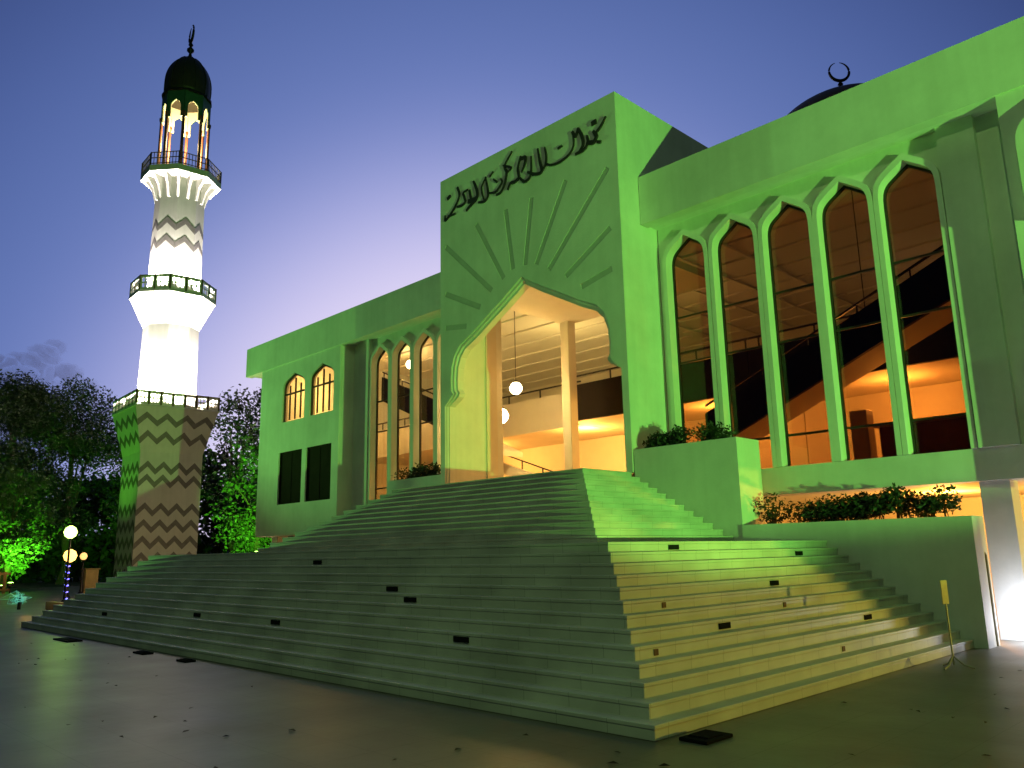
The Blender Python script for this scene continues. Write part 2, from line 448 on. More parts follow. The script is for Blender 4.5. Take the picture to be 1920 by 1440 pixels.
for si, (w, pts) in enumerate(strokes):
    S = smooth_path(pts); n = len(S); vs, fs = [], []
    yb = PY - .03 - .0007 * si
    for i, p in enumerate(S):
        d = (S[min(i + 1, n - 1)] - S[max(i - 1, 0)]); d = d.normalized() if d.length > 1e-6 else Vector((1, 0))
        nn = Vector((-d.y, d.x))
        t = i / max(1, n - 1)
        h = w * .0025 * .5 * (.55 + .45 * math.sin(math.pi * min(1, t * .9 + .12)) ** .7) if len(pts) > 2 else w * .0025 * .5
        h *= .78 + .34 * abs(nn.x * .6 + nn.y * .8)
        for yy in (yb, PY - .004):
            vs.append((XC + p.x + nn.x * h, yy, p.y + nn.y * h)); vs.append((XC + p.x - nn.x * h, yy, p.y - nn.y * h))
    for i in range(n - 1):
        a, b = i * 4, i * 4 + 4
        fs += [(a, a + 1, b + 1, b), (a + 2, b + 2, b + 3, a + 3), (a, b, b + 2, a + 2), (a + 1, a + 3, b + 3, b + 1)]
    fs += [(0, 2, 3, 1), ((n - 1) * 4, (n - 1) * 4 + 1, (n - 1) * 4 + 3, (n - 1) * 4 + 2)]
    MB().add(vs, fs).build("calligraphy_stroke", BRONZE, mq)

ARCHX = [-10.10, -8.82, -7.55, -6.29, -5.02]
FRAME = mat("bronze_window_frame", (.03, .025, .022), .45, .3)
def wing(T, left):
    def mb(): return MB(T)
    XE = 4.26 if left else 5.6
    XW = 2.86 if left else 4.4
    mb().box(-10.915, XE, 15.25, 15.55, 9.35, 10.6).build("parapet", PLASTER, mq)
    mb().box(-10.915, XE - .01, 15.54, 16.25, 9.40, 9.55).build("eaves_soffit", PLASTER2, mq)
    mb().box(-10.915, XW, 15.54, 30, 10.2, 10.42).build("hall_ceiling", CEIL, mq)
    holes = [arch_path(c, .618, 3.26, 8.28, 9.13) for c in ARCHX]
    mb().plate([(-10.9, 3.2), (-3.19, 3.2), (-3.19, 9.42), (-10.9, 9.42)], holes, 15.92, 16.15).build("bay_wall", PLASTER, mq)
    for c in ARCHX:
        ins = arch_path(c, .53, 3.255, 8.28, 9.0); ous = arch_path(c, .63, 3.255, 8.28, 9.15)
        fr = mb().plate(ous + list(reversed(ins)), [], 15.79, 16.13).build("arched_window", PLASTER2, mq)
        fi = arch_path(c, .488, 3.30, 8.27, 8.94)
        mb().plate(arch_path(c, .533, 3.256, 8.28, 9.004) + list(reversed(fi)), [], 16.05, 16.11).build("frame", FRAME, fr)
        mb().plate(arch_path(c, .50, 3.28, 8.28, 8.96), [], 16.078, 16.088).build("pane", GLASSC if left else GLASSB, fr)
        for z in (7.06, 5.95, 3.92):
            mb().box(c - .49, c + .49, 16.055, 16.105, z - .022, z + .022).build("transom", FRAME, fr)
    mb().box(-10.9, -3.21, 15.84, 16.45, 2.68, 3.25).build("floor_beam", PLASTER, mq)
    mb().box(-4.36, -3.72, 15.76, 15.93, 3.252, 9.40).build("pilaster", PLASTER, mq)
    # corner block
    aw = (-1.94, .16); rw = ((-2.74, -.94), (-.64, 1.16))
    holes = [arch_path(c, .85, 6.93, 8.2, 8.87) for c in aw] + [[(a, 3.65), (a, 5.72), (b, 5.72), (b, 3.65)] for a, b in rw]
    mb().plate([(-3.2, 2.5), (XW, 2.5), (XW, 9.41), (-3.2, 9.41)], holes, 15.30, 15.55).build("corner_wall", PLASTER, mq)
    mb().box(-3.2, -2.95, 15.552, 16.2, 2.5, 9.41).build("corner_return", PLASTER, mq)
    mb().box(XW - .25, XW, 15.552, 30, 2.5, 10.2).build("end_wall", PLASTER, mq)
    for c in aw:
        if not left:
            hood = mb().plate(arch_path(c, 1.03, 6.93, 8.2, 9.08) + list(reversed(arch_path(c, .86, 6.93, 8.2, 8.88))), [], 15.10, 15.32).build("window_hood", PLASTER2, mq)
        fr = mb().plate(arch_path(c, .853, 6.928, 8.2, 8.873) + list(reversed(arch_path(c, .79, 6.99, 8.19, 8.79))), [], 15.36, 15.43).build("corner_window", FRAME, mq)
        mb().plate(arch_path(c, .80, 6.98, 8.19, 8.80), [], 15.39, 15.40).build("pane", GLASSC, fr)
        for q in (-.42, 0, .42):
            zt = 8.66 if q == 0 else 8.40
            mb().box(c + q - .03, c + q + .03, 15.37, 15.42, 6.99, zt).build("glazing_bar", FRAME, fr)
        mb().box(c - .80, c + .80, 15.365, 15.425, 8.03, 8.09).build("transom", FRAME, fr)
    for a, b in rw:
        fr = mb().plate([(a - .002, 3.648), (a - .002, 5.722), (b + .002, 5.722), (b + .002, 3.648)], [[(a + .06, 3.71), (a + .06, 5.66), (b - .06, 5.66), (b - .06, 3.71)]], 15.36, 15.44).build("dark_window", DARKPANE, mq)
        for q in range(2):
            xm = (a + b) / 2
            mb().box((a + .058, xm + .012)[q], (xm - .012, b - .058)[q], 15.39, 15.42, 3.705, 5.665).build("pane", DARKPANE, fr)
        mb().box((a + b) / 2 - .02, (a + b) / 2 + .02, 15.375, 15.43, 3.71, 5.66).build("mullion", DARKPANE, fr)
    mb().box(-10.9, XW - .25, 16.46, 30, 3.08, 3.30).build("hall_floor", mat("hall_floor", (.45, .35, .26), .35, vary=.2), mq)
    # ground storey
    for x in (-4.48, 2.2, -10.6):
        mb().box(x, x + .48, 15.95, 16.43, 0, 2.678).build("ground_column", PLASTER, mq)
    mb().box(-10.9, XW - .26, 16.455, 21.8, 2.70, 3.06).build("undercroft_ceiling", INNER, mq)
    mb().box(-10.9, XW, 21.8, 22, 0, 2.9).build("undercroft_wall", INNER, mq)
    mb().box(-3.18, XW - .02, 15.33, 16.3, 2.44, 2.52).build("block_soffit", PLASTER2, mq)
    mb().box(-10.95, -10.80, 15.6, 21.8, 0, 3.06).build("undercroft_end_wall", INNER, mq)
    # interior
    mb().box(-10.9, XW - .25, 29.8, 30, 3.3, 10.2).build("hall_rear_wall", INNER, mq)
    mb().box(-10.9, XW - .25, 23, 23.2, 3.3, 5.8).build("gallery_rear_wall", INNER, mq)
    mb().box(-10.9, XW - .25, 20.02, 29.8, 5.80, 5.96).build("gallery_floor", INNER, mq)
    fa = mb().box(-10.9, XW - .25, 19.9, 20.02, 5.80, 7.0).build("gallery_parapet", INNER if left else DARKWOOD, mq)
    r = mb()
    r.box(-10.9, XW - .25, 19.94, 19.99, 7.28, 7.33).build("handrail", DARKMETAL, fa)
    for i in range(8):
        mb().box(-10.6 + i * 1.6, -10.565 + i * 1.6, 19.945, 19.985, 7.0, 7.29).build("rail_post", DARKMETAL, fa)
    sx0, sz0, sx1, sz1 = (-9.1, 4.79, -2.6, 7.58) if left else (-10.95, 4.00, -2.6, 7.58)
    sl = mb().plate([(sx0, sz0), (sx1, sz1), (sx1, sz1 + .95), (sx0, sz0 + .95)], [], 17.6, 17.72).build("stair_balustrade", DARKWOOD, mq)
    mb().plate([(sx0, sz0), (sx1, sz1), (sx1, sz1 + .18), (sx0, sz0 + .18)], [], 17.72, 18.9).build("stair_flight", INNER, sl)
    mb().plate([(sx0, sz0 + 1.13), (sx1, sz1 + 1.13), (sx1, sz1 + 1.18), (sx0, sz0 + 1.18)], [], 17.63, 17.68).build("handrail", DARKMETAL, sl)
    for i in range(7):
        x = sx0 + .4 + i * 1.2; z = sz0 + (x - sx0) * (sz1 - sz0) / (sx1 - sx0)
        mb().box(x, x + .03, 17.64, 17.67, z + .9, z + 1.15).build("rail_post", DARKMETAL, sl)
wing(ident, False)
wing(lambda x, y, z: (2 * XC - x, y + .7, z), True)
# centre of the hall
MB().box(XC - HP, XC + HP, 14.81, 30, 3.10, 3.298).build("hall_floor", MATS["hall_floor"], mq)
MB().box(XC - HP - .01, XC + HP + .01, 16.1, 30, 10.2, 10.42).build("hall_ceiling", CEIL, mq)
MB().box(XC - HP, XC + HP, 29.8, 30, 3.3, 10.2).build("hall_rear_wall", INNER, mq)
MB().box(XC - HP, XC + HP, 23, 23.2, 3.3, 5.8).build("gallery_rear_wall", INNER, mq)
MB().box(XC - HP, XC + HP, 20.02, 29.8, 5.80, 5.96).build("gallery_floor", INNER, mq)
fa = MB().box(XC - HP, XC + HP, 19.9, 20.02, 5.80, 7.0).build("gallery_parapet", DARKWOOD, mq)
MB().box(XC - HP, XC + HP, 19.94, 19.99, 7.28, 7.33).build("handrail", DARKMETAL, fa)
for i in range(5):
    MB().box(-17.4 + i * 1.6, -17.365 + i * 1.6, 19.945, 19.985, 7.0, 7.29).build("rail_post", DARKMETAL, fa)
# white inner stair going down behind the column
sl = MB().plate([(-20.4, 4.35), (-16.6, 3.3), (-16.2, 3.3), (-16.2, 3.32), (-20.4, 4.75)], [], 19.3, 19.4).build("low_balustrade", INNER, mq)
MB().tube([(-20.4, 19.35, 5.05), (-16.3, 19.35, 3.62)], .025, 6).build("handrail", DARKMETAL, sl)
for i in range(5):
    x = -20.2 + i * .95; z = 4.75 - (x + 20.4) * .34
    MB().box(x, x + .03, 19.33, 19.37, z - .06, z + .28).build("rail_post", DARKMETAL, sl)
for i in range(9):
    y = 16.9 + i * 1.45
    MB().box(XC - HP + .02, XC + HP - .02, y, y + .10, 10.13, 10.198).build("ceiling_rib", CEIL, mq)
    for T_, l_ in ((ident, False), (lambda x, y, z: (2 * XC - x, y + .7, z), True)):
        MB(T_).box(-10.88, 2.5, y, y + .10, 10.13, 10.198).build("ceiling_rib", CEIL, mq)
for i in range(5):
    x = XC - 2.9 + i * 1.45
    MB().box(x, x + .10, 16.9, 29.7, 10.10, 10.16).build("ceiling_rib", CEIL, mq)
# dome on its drum
dm_prof = []
for i in range(17):
    t = math.pi / 2 * i / 16
    dm_prof.append((4.5 * math.cos(t) ** .92 + .02, 18.8 + 4.5 * math.sin(t) ** 1.02))
dome = MB().lathe(XC, 37.4, dm_prof, 40).build("dome", DOMEGOLD, mq, smooth=True)
MB().lathe(XC, 37.4, [(4.3, 10.0), (4.3, 18.5), (4.62, 18.55), (4.62, 18.8), (4.4, 18.82)], 16).build("dome_drum", PLASTER, mq)
def finial(cx, cy, z, s, parent, rot):
    MB().lathe(cx, cy, [(.16 * s, z - .05 * s), (.10 * s, z + .15 * s), (.07 * s, z + .3 * s), (.2 * s, z + .45 * s), (.2 * s, z + .55 * s), (.06 * s, z + .72 * s), (.14 * s, z + .85 * s), (.05 * s, z + 1.0 * s), (.05 * s, z + 1.1 * s)], 10).build("finial", DARKMETAL, parent, smooth=True)
    # crescent: fat at the bottom, thin and nearly closed at the top
    pts, rad = [], []
    R = .5 * s
    for i in range(33):
        a = math.radians(-90 + 6 + (i / 32 - .5) * 335)
        u, w = R * math.cos(a), R * math.sin(a)
        pts.append((cx + u * math.cos(rot), cy + u * math.sin(rot), z + 1.06 * s + R + w))
        rad.append(s * (.015 + .065 * math.sin(math.pi * i / 32)))
    MB().tube(pts, rad, 6).build("crescent", DARKMETAL, parent, smooth=True)
finial(XC, 37.4, 23.25, 1.0, mq, math.radians(46))
MB().box(2 * XC - 4.0, 4.2, 16.0, 45, 10.425, 10.5).build("roof", mat("roof_membrane", (.3, .3, .3), .9), mq)
# things in the entrance hall
tag(MB().box(-13.6, -12.4, 18.0, 18.5, 3.30, 4.05).box(-13.7, -12.3, 17.95, 18.55, 4.05, 4.10).build("reception_desk", REDCARPET, None, bevel=.01), "red draped desk inside the portal, right of the column", "desk")
tag(MB().box(-12.3, -11.2, 17.2, 17.23, 3.38, 4.0).box(-12.28, -12.22, 17.0, 17.4, 3.3, 3.4).box(-11.28, -11.22, 17.0, 17.4, 3.3, 3.4).build("banner_board", mat("banner", (.62, .5, .5), .6, vary=.4, scale=3)), "pale banner board standing just inside the portal", "banner")

t = thing("counter", (-5.6, 18.9, 3.3), "dark red timber counter behind the tall right windows", "counter")
MB().box(-7.3, -3.9, 19.1, 19.5, 3.3, 4.28).build("cabinet", mat("red_timber", (.16, .035, .02), .4, vary=.3, scale=5), t, bevel=.01)
MB().box(-7.4, -3.8, 19.02, 19.58, 4.282, 4.34).build("top", mat("pale_timber", (.4, .25, .14), .4, vary=.2), t, bevel=.01)
MB().box(-7.95, -7.55, 19.1, 19.5, 3.3, 4.75).build("post", MATS["pale_timber"], t, bevel=.01)
# ------------------------------------------------------------------ pendant lamps and the light they give
BULB = emis("lamp_glass_warm", (1.0, .80, .42), 22)
def pendant(x, y, z, label, top=10.2, power=260, r=.20, color=WARM):
    t = thing("pendant_lamp", (x, y, z), label, "lamp", "pendant lamps in the hall")
    MB().tube([(x, y, z + r), (x, y, top)], .012, 6).build("chain", DARKMETAL, t)
    MB().lathe(x, y, [(r * .2, z + r * .98), (r * .7, z + r * .7), (r, z + .1 * r), (r * .92, z - .4 * r), (r * .5, z - .86 * r), (.01, z - r)], 14).build("globe", BULB, t, smooth=True)
    MB().lathe(x, y, [(r * .5, z + r * .86), (r * .3, z + r * 1.2), (.02, z + r * 1.3)], 10).build("cap", DARKMETAL, t)
    point("pendant_light", (x, y, z), power, color, r * 1.04)
pendant(-17.5, 17.4, 6.62, "glowing globe lamp hanging above the low white inner balustrade", power=1000)
pendant(-18.2, 17.4, 5.84, "brightest globe lamp, hanging low beside the left portal pier", power=900, r=.25)
pendant(-7.25, 18.95, 6.66, "globe lamp glowing beside the dark inner stair behind the tall right windows", power=90, r=.15, color=(1, .5, .12))
pendant(-27.1, 20.6, 9.6, "upper of two globe lamps behind the tall left windows", power=1000)
pendant(-26.6, 19.4, 8.1, "lower of two globe lamps behind the tall left windows", power=800)
point("gallery_light", (-7.5, 21.2, 5.2), 430, (1, .43, .07), .2)
point("gallery_light", (-12.8, 21.0, 5.3), 330, (1, .45, .08), .2)
point("gallery_light", (-18.0, 21.3, 5.3), 330, (1, .45, .08), .2)
point("gallery_light", (-23.5, 21.3, 5.3), 330, (1, .45, .08), .2)
point("corner_room_light", (-30.0, 18.4, 8.6), 260, (1, .55, .14), .2)
point("corner_room_light", (0.2, 17.6, 8.6), 60, (1, .55, .14), .2)
point("minaret_warm_fill", (-34.5, 17.4, 2.1), 520, (1, .66, .3), .2)  # unseen light added to warm the minaret face towards the mosque
point("vestibule_light", (-13.2, 16.8, 8.0), 60, (1, .5, .12), .1)
point("upper_hall_fill", (-20.0, 22.5, 8.3), 170, (1, .68, .20), .2)  # added fill without a fixture, brightens the hall ceiling
point("upper_hall_fill", (-14.5, 22.5, 8.3), 60, (1, .68, .24), .2)
point("upper_hall_fill", (-8.0, 25.0, 8.0), 30, (1, .72, .40), .2)  # weak fill added for the dark upper part of the right windows
point("undercroft_light", (-6.0, 18.8, 2.2), 520, (1, .40, .06), .15)
point("undercroft_light", (-1.0, 19.2, 2.2), 170, (1, .52, .13), .15)
point("undercroft_light", (-24.5, 18.8, 2.2), 120, (1, .5, .10), .15)

# ------------------------------------------------------------------ planters and shrubs beside the stairs
def planter_top(name, x0, x1, y0, y1, z0, z1, label):
    t = thing(name, ((x0 + x1) / 2, y0, z0), label, "planter")
    m = MB()
    w = .14
    m.box(x0, x1, y0, y0 + w, z0, z1).box(x0, x1, y1 - w, y1, z0, z1).box(x0, x0 + w, y0 + w, y1 - w, z0, z1).box(x1 - w, x1, y0 + w, y1 - w, z0, z1)
    m.build("planter_wall", PLASTER, t)
    MB().box(x0 + w, x1 - w, y0 + w, y1 - w, z0 + .1, z1 - .10).build("soil", SOIL, t)
    return t
planter_top("planter", -10.9, -8.35, 14.50, 15.40, 1.6, 3.80, "tall white planter block beside the stairs, right of the portal")
planter_top("planter", 2 * XC + 8.35, 2 * XC + 10.9, 14.50, 15.40, 1.6, 3.80, "tall white planter block beside the stairs, left of the portal")
t = thing("planter", (-6.2, 14.47, 0), "long low planter wall in front of the open ground storey", "planter")
MB().box(-8.34, -4.24, 14.462, 15.05, 0, 2.05).build("planter_wall", PLASTER, t)
MB().box(-8.34, -4.6, 15.052, 15.55, 0, 1.9).build("soil", SOIL, t)
MB().tube([(-4.243, 14.90, .004), (-4.243, 14.90, 1.42), (-4.27, 14.90, 1.47)], .028, 8).build("downpipe", mat("old_pipe", (.25, .22, .18), .6), t)

def leaf_mesh(n, place, size, droop=.0, rng=random):
    vs, fs = [], []
    for i in range(n):
        p = place()
        if p is None: continue
        s = size * rng.uniform(.55, 1.25)
        a = Vector((rng.gauss(0, 1), rng.gauss(0, 1), rng.gauss(0, .7) - droop)).normalized()
        b = a.cross(Vector((rng.gauss(0, 1), rng.gauss(0, 1), rng.gauss(0, 1)))).normalized()
        c = Vector(p); q = len(vs)
        vs += [tuple(c), tuple(c + a * s * .5 + b * s * .24), tuple(c + a * s), tuple(c + a * s * .5 - b * s * .24)]
        fs.append((q, q + 1, q + 2, q + 3))
    return vs, fs

def shrub(x0, x1, y, z, h, n, label, leaf=.09, stems=14):
    t = thing("shrub", ((x0 + x1) / 2, y, z), label, "shrub", "shrubs in the planters")
    lumps = [(random.uniform(x0, x1), y + random.uniform(-.16, .16), z + h * random.uniform(.45, .85), random.uniform(.16, .30)) for _ in range(max(6, int((x1 - x0) * 7)))]
    def place():
        l = random.choice(lumps); r = l[3] * random.random() ** .4
        d = Vector((random.gauss(0, 1), random.gauss(0, 1), random.gauss(0, 1))).normalized() * r
        return (l[0] + d.x * 1.3, l[1] + d.y, l[2] + d.z)
    v, f = leaf_mesh(n, place, leaf)
    MB().add(v, f).build("foliage", SHRUBM, t, fix=False)
    m = MB()
    for i in range(stems):
        l = random.choice(lumps)
        bx = l[0] + random.uniform(-.1, .1)
        m.tube([(bx, y, z - .03), ((bx + l[0]) / 2 + random.uniform(-.04, .04), l[1], z + h * .35), (l[0], l[1], l[2])], [.014, .010, .005], 5)
    m.build("stems", BARK, t)
shrub(-10.6, -9.75, 14.78, 3.70, .40, 1800, "dark leafy shrub in the tall planter, against the portal")
shrub(-9.35, -8.75, 14.80, 3.70, .36, 1200, "smaller dark shrub near the outer corner of the tall planter", stems=9)
shrub(2 * XC + 8.8, 2 * XC + 10.5, 14.85, 3.70, .36, 2000, "low shrub in the planter under the tall left windows")
shrub(-8.2, -6.55, 15.28, 1.88, .62, 2600, "thin shrub with bare stems behind the low planter wall, next to the tall planter", stems=46)
shrub(-6.45, -4.75, 15.28, 1.88, .66, 4600, "dense dark shrub behind the low planter wall, next to the ground-storey column", stems=30)

# ------------------------------------------------------------------ sign on a stand
t = thing("sign_stand", (-3.95, 11.95, 0), "thin post on a splayed foot holding a small narrow sign at the steps", "sign")
MB().tube([(-3.95, 11.95, .05), (-3.96, 11.96, .84)], .012, 8).build("post", mat("galvanised", (.32, .32, .28), .5, .5), t)
for a in (20, 140, 260):
    c, s = math.cos(math.radians(a)), math.sin(math.radians(a))
    MB().tube([(-3.95, 11.95, .16), (-3.95 + .12 * c, 11.95 + .12 * s, .05), (-3.95 + .24 * c, 11.95 + .24 * s, .012)], .012, 6).build("leg", MATS["galvanised"], t)
c, s = math.cos(math.radians(14)), math.sin(math.radians(14))
vs = []
for zz in (.82, 1.13):
    for w_, d_ in ((-.055, -.008), (.055, -.008), (.055, .008), (-.055, .008)):
        u = Vector((.42, .91)); 
        vs.append((-3.96 + u.x * w_ + u.y * d_, 11.96 + u.y * w_ - u.x * d_, zz))
MB().add(vs, [(0, 3, 2, 1), (4, 5, 6, 7), (0, 1, 5, 4), (1, 2, 6, 5), (2, 3, 7, 6), (3, 0, 4, 7)]).build("sign_board", mat("sign_cream", (.62, .5, .3), .5, vary=.15, scale=12), t, bevel=.004)

# ------------------------------------------------------------------ low dark fixtures and litter on the plaza
def ground_box(x, y, w, d, rot, label):
    t = thing("ground_fixture", (x, y, 0), label, "fixture", "dark fixtures at the foot of the stairs")
    m = MB()
    m.box(x - w / 2, x + w / 2, y - d / 2, y + d / 2, .0, .03)
    m.build("base_plate", MATTEBLACK, t, bevel=.008)
    MB().box(x - w * .36, x + w * .36, y - d * .3, y + d * .3, .03, .042).build("cover", MATTEBLACK, t, bevel=.008)
ground_box(-19.0, 5.62, .95, .30, 0, "long flat dark fixture at the foot of the stairs, farthest from the sign stand")
ground_box(-15.15, 5.72, .45, .2, 0, "small flat dark fixture near the middle of the lowest step")
ground_box(-13.4, 5.74, .35, .18, 0, "small flat dark fixture at the lowest step, in front of the portal axis")
ground_box(-4.18, 6.38, .28, .42, 0, "flat dark fixture at the near corner of the lowest step")
def litter_place():
    while True:
        x, y = random.uniform(-20, 3), random.uniform(1.2, 13)
        if x < -4.1 and y > 5.7: continue
        return (x, y, .006)
vs, fs = [], []
for i in range(150):
    x, y, z = litter_place(); a = random.uniform(0, 6.28); s = random.uniform(.02, .055)
    c, q = math.cos(a) * s, math.sin(a) * s; b = len(vs)
    vs += [(x - c, y - q, z), (x + q * .45, y - c * .45, z + random.uniform(.004, .018)), (x + c, y + q, z + random.uniform(0, .01)), (x - q * .45, y + c * .45, z + random.uniform(.004, .018))]
    fs.append((b, b + 1, b + 2, b + 3))
o = MB().add(vs, fs).build("fallen_leaves", mat("dry_leaf", (.05, .035, .02), .8, vary=.4), None, fix=False); tag(o, "small dark fallen leaves scattered over the plaza", "leaves", kind="stuff")

# ------------------------------------------------------------------ minaret
MX, MY = -48.55, 18.64
MROT = math.radians(-4)
def MT(x, y, z):
    c, s = math.cos(MROT), math.sin(MROT)
    return (MX + x * c - y * s, MY + x * s + y * c, z)
mn = thing("minaret", (MX, MY, 0), "tall floodlit white minaret with zigzag bands, two balconies and a domed lantern", "minaret")
def sq(s0, z0, s1, z1):
    return ([(-s0, -s0, z0), (s0, -s0, z0), (s0, s0, z0), (-s0, s0, z0), (-s1, -s1, z1), (s1, -s1, z1), (s1, s1, z1), (-s1, s1, z1)],
            [(0, 3, 2, 1), (4, 5, 6, 7), (0, 1, 5, 4), (1, 2, 6, 5), (2, 3, 7, 6), (3, 0, 4, 7)])
MARB = mat("minaret_marble", (.66, .64, .60), .6, vary=.08, scale=1.2, stain=.06)
SB, SF = 1.74, 2.32
ZF0, ZF1 = 7.60, 10.10
MB(MT).add(*sq(SB, 0, SB, ZF0)).build("square_shaft", MARB, mn)
MB(MT).add(*sq(SB, ZF0, SF, ZF1)).build("square_flare", MARB, mn)
def half_at(z):
    return SB if z < ZF0 else SB + (SF - SB) * (z - ZF0) / (ZF1 - ZF0)
def zigzag(zc, face):
    n = 9
    amp, th = .36, .34
    m = MB(MT); vs, fs = [], []
    rot = face * math.pi / 2
    for i in range(n):
        fr = -1 + 2 * i / (n - 1)
        dz = amp * (1 if i % 2 else -1) * .5 * 1.25
        for zz in (zc + dz - th / 2, zc + dz + th / 2):
            h = half_at(zz)
            for off in (.012, -.03):
                u, d = fr * (h - .004), h + off
                vs.append((d * math.cos(rot) - u * math.sin(rot), d * math.sin(rot) + u * math.cos(rot), zz))
    for i in range(n - 1):
        a, b = i * 4, i * 4 + 4
        fs += [(a, b, b + 2, a + 2), (a, a + 1, b + 1, b), (a + 2, b + 2, b + 3, a + 3), (a + 1, a + 3, b + 3, b + 1)]
    fs += [(0, 2, 3, 1), ((n - 1) * 4, (n - 1) * 4 + 1, (n - 1) * 4 + 3, (n - 1) * 4 + 2)]
    m.add(vs, fs).build("zigzag_band", CHEV, mn)
for zc in (9.42, 8.42, 6.72, 5.98, 4.38, 3.46, 2.56, 1.66, .78):
    for face in range(4): zigzag(zc, face)
MB(MT).add(*sq(SF + .06, ZF1, SF + .06, ZF1 + .12)).build("balcony_slab", MARB, mn)
def parapet_run(p0, p1, z0, z1, n, panel, post, T, parent):
    a, b = Vector(p0), Vector(p1)
    d = (b - a).normalized(); nn = Vector((-d.y, d.x))
    for i in range(n):
        q0, q1 = a + (b - a) * (i / n) + d * .03, a + (b - a) * ((i + 1) / n) - d * .03
        vs = []
        for zz in (z0 + .04, z1 - .04):
            for q, o_ in ((q0, -.02), (q1, -.02), (q1, .02), (q0, .02)):
                vs.append((q.x + nn.x * o_, q.y + nn.y * o_, zz))
        pm = MB(T)
        BX = [(0, 3, 2, 1), (4, 5, 6, 7), (0, 1, 5, 4), (1, 2, 6, 5), (2, 3, 7, 6), (3, 0, 4, 7)]
        for (f0, f1, za_, zb_) in [(0, 1, z0 + .02, z0 + .14), (0, 1, z1 - .16, z1 - .035), (.02, .12, z0 + .14, z1 - .16), (.30, .38, z0 + .14, z1 - .16), (.62, .70, z0 + .14, z1 - .16), (.88, .98, z0 + .14, z1 - .16), (.12, .88, (z0 + z1) / 2 - .05, (z0 + z1) / 2 + .03)]:
            g0, g1 = q0 + (q1 - q0) * f0, q0 + (q1 - q0) * f1
            vs = []
            for zz in (za_, zb_):
                for q, o_ in ((g0, -.02), (g1, -.02), (g1, .02), (g0, .02)):
                    vs.append((q.x + nn.x * o_, q.y + nn.y * o_, zz))
            pm.add(vs, BX)
        pm.build("railing_panel", panel, parent)
        q = a + (b - a) * (i / n)
        MB(T).box(q.x - .045, q.x + .045, q.y - .045, q.y + .045, z0, z1 + .03).build("railing_post", post, parent)
    vs = []
    for zz in (z1 - .03, z1 + .02):
        for q, o_ in ((a, -.035), (b, -.035), (b, .035), (a, .035)):
            vs.append((q.x + nn.x * o_, q.y + nn.y * o_, zz))
    MB(T).add(vs, [(0, 3, 2, 1), (4, 5, 6, 7), (0, 1, 5, 4), (1, 2, 6, 5), (2, 3, 7, 6), (3, 0, 4, 7)]).build("railing_cap", post, parent)
SCREEN = mat("white_screen", (.80, .76, .66), .6)
POST = mat("railing_bronze", (.16, .11, .06), .5, .3)
cs = [(SF, -SF), (SF, SF), (-SF, SF), (-SF, -SF)]
for i in range(4):
    parapet_run(cs[i], cs[(i + 1) % 4], ZF1 + .12, 11.0, 7, SCREEN, POST, MT, mn)
K8 = 1 / math.cos(math.pi / 8)
MB(MT).lathe(0, 0, [(1.53 * K8, ZF1 + .1), (1.47 * K8, 15.35)], 8).build("octagonal_shaft", MARB, mn)
MB(MT).lathe(0, 0, [(1.47 * K8, 15.35), (2.24 * K8, 17.06), (2.30 * K8, 17.10), (2.30 * K8, 17.24)], 8).build("octagonal_flare", MARB, mn)
def octring(r):
    return [(r * K8 * math.cos(2 * math.pi * (k + .5) / 8), r * K8 * math.sin(2 * math.pi * (k + .5) / 8)) for k in range(8)]
o8 = octring(2.24)
for i in range(8): parapet_run(o8[i], o8[(i + 1) % 8], 17.24, 18.14, 2, SCREEN, POST, MT, mn)
MB(MT).lathe(0, 0, [(1.42 * K8, 17.24), (1.35 * K8, 23.6)], 8).build("upper_shaft", MARB, mn)
def chevron(zc, face, drop=.55, th=.42):
    a = 2 * math.pi * face / 8
    vs, fs = [], []
    for fr, dz in ((-1, -drop), (0, 0), (1, -drop)):
        for zz in (zc + dz - th / 2, zc + dz + th / 2):
            ap = 1.42 - .07 * (zz - 17.24) / 6.36
            hw = ap * math.tan(math.pi / 8)
            for off in (.012, -.03):
                u, d = fr * hw * .995, ap + off
                vs.append((d * math.cos(a) - u * math.sin(a), d * math.sin(a) + u * math.cos(a), zz))
    for i in range(2):
        p, b = i * 4, i * 4 + 4
        fs += [(p, b, b + 2, p + 2), (p, p + 1, b + 1, b), (p + 2, b + 2, b + 3, p + 3), (p + 1, p + 3, b + 3, b + 1)]
    fs += [(0, 2, 3, 1), (8, 9, 11, 10)]
    MB(MT).add(vs, fs).build("chevron_band", CHEV, mn)
for f_ in range(8):
    chevron(22.0, f_); chevron(20.85, f_)
for k in range(16):        # corbels under the top gallery
    a = 2 * math.pi * k / 16
    ra = 1.37
    m = MB(MT); vs = []
    prof = [(ra - .1, 23.5), (ra + .10, 23.5), (ra + .15, 23.7), (ra + .30, 24.25), (2.10, 24.88), (ra - .1, 24.88)]
    for sgn in (-.08, .08):
        for r_, z_ in prof:
            vs.append((r_ * math.cos(a) - sgn * math.sin(a), r_ * math.sin(a) + sgn * math.cos(a), z_))
    n6 = 6
    fs = [tuple(range(n6)), tuple(reversed(range(n6, 12)))] + [(i, i + n6, (i + 1) % n6 + n6, (i + 1) % n6) for i in range(n6)]
    m.add(vs, fs).build("corbel", MARB, mn)
MB(MT).lathe(0, 0, [(1.35 * K8, 23.6), (1.34 * K8, 24.85), (2.20 * K8, 24.88), (2.20 * K8, 25.26), (1.3 * K8, 25.28)], 8).build("gallery_slab", MARB, mn)
IRON = mat("dark_green_iron", (.02, .035, .03), .5, .4)
o8 = octring(2.16)
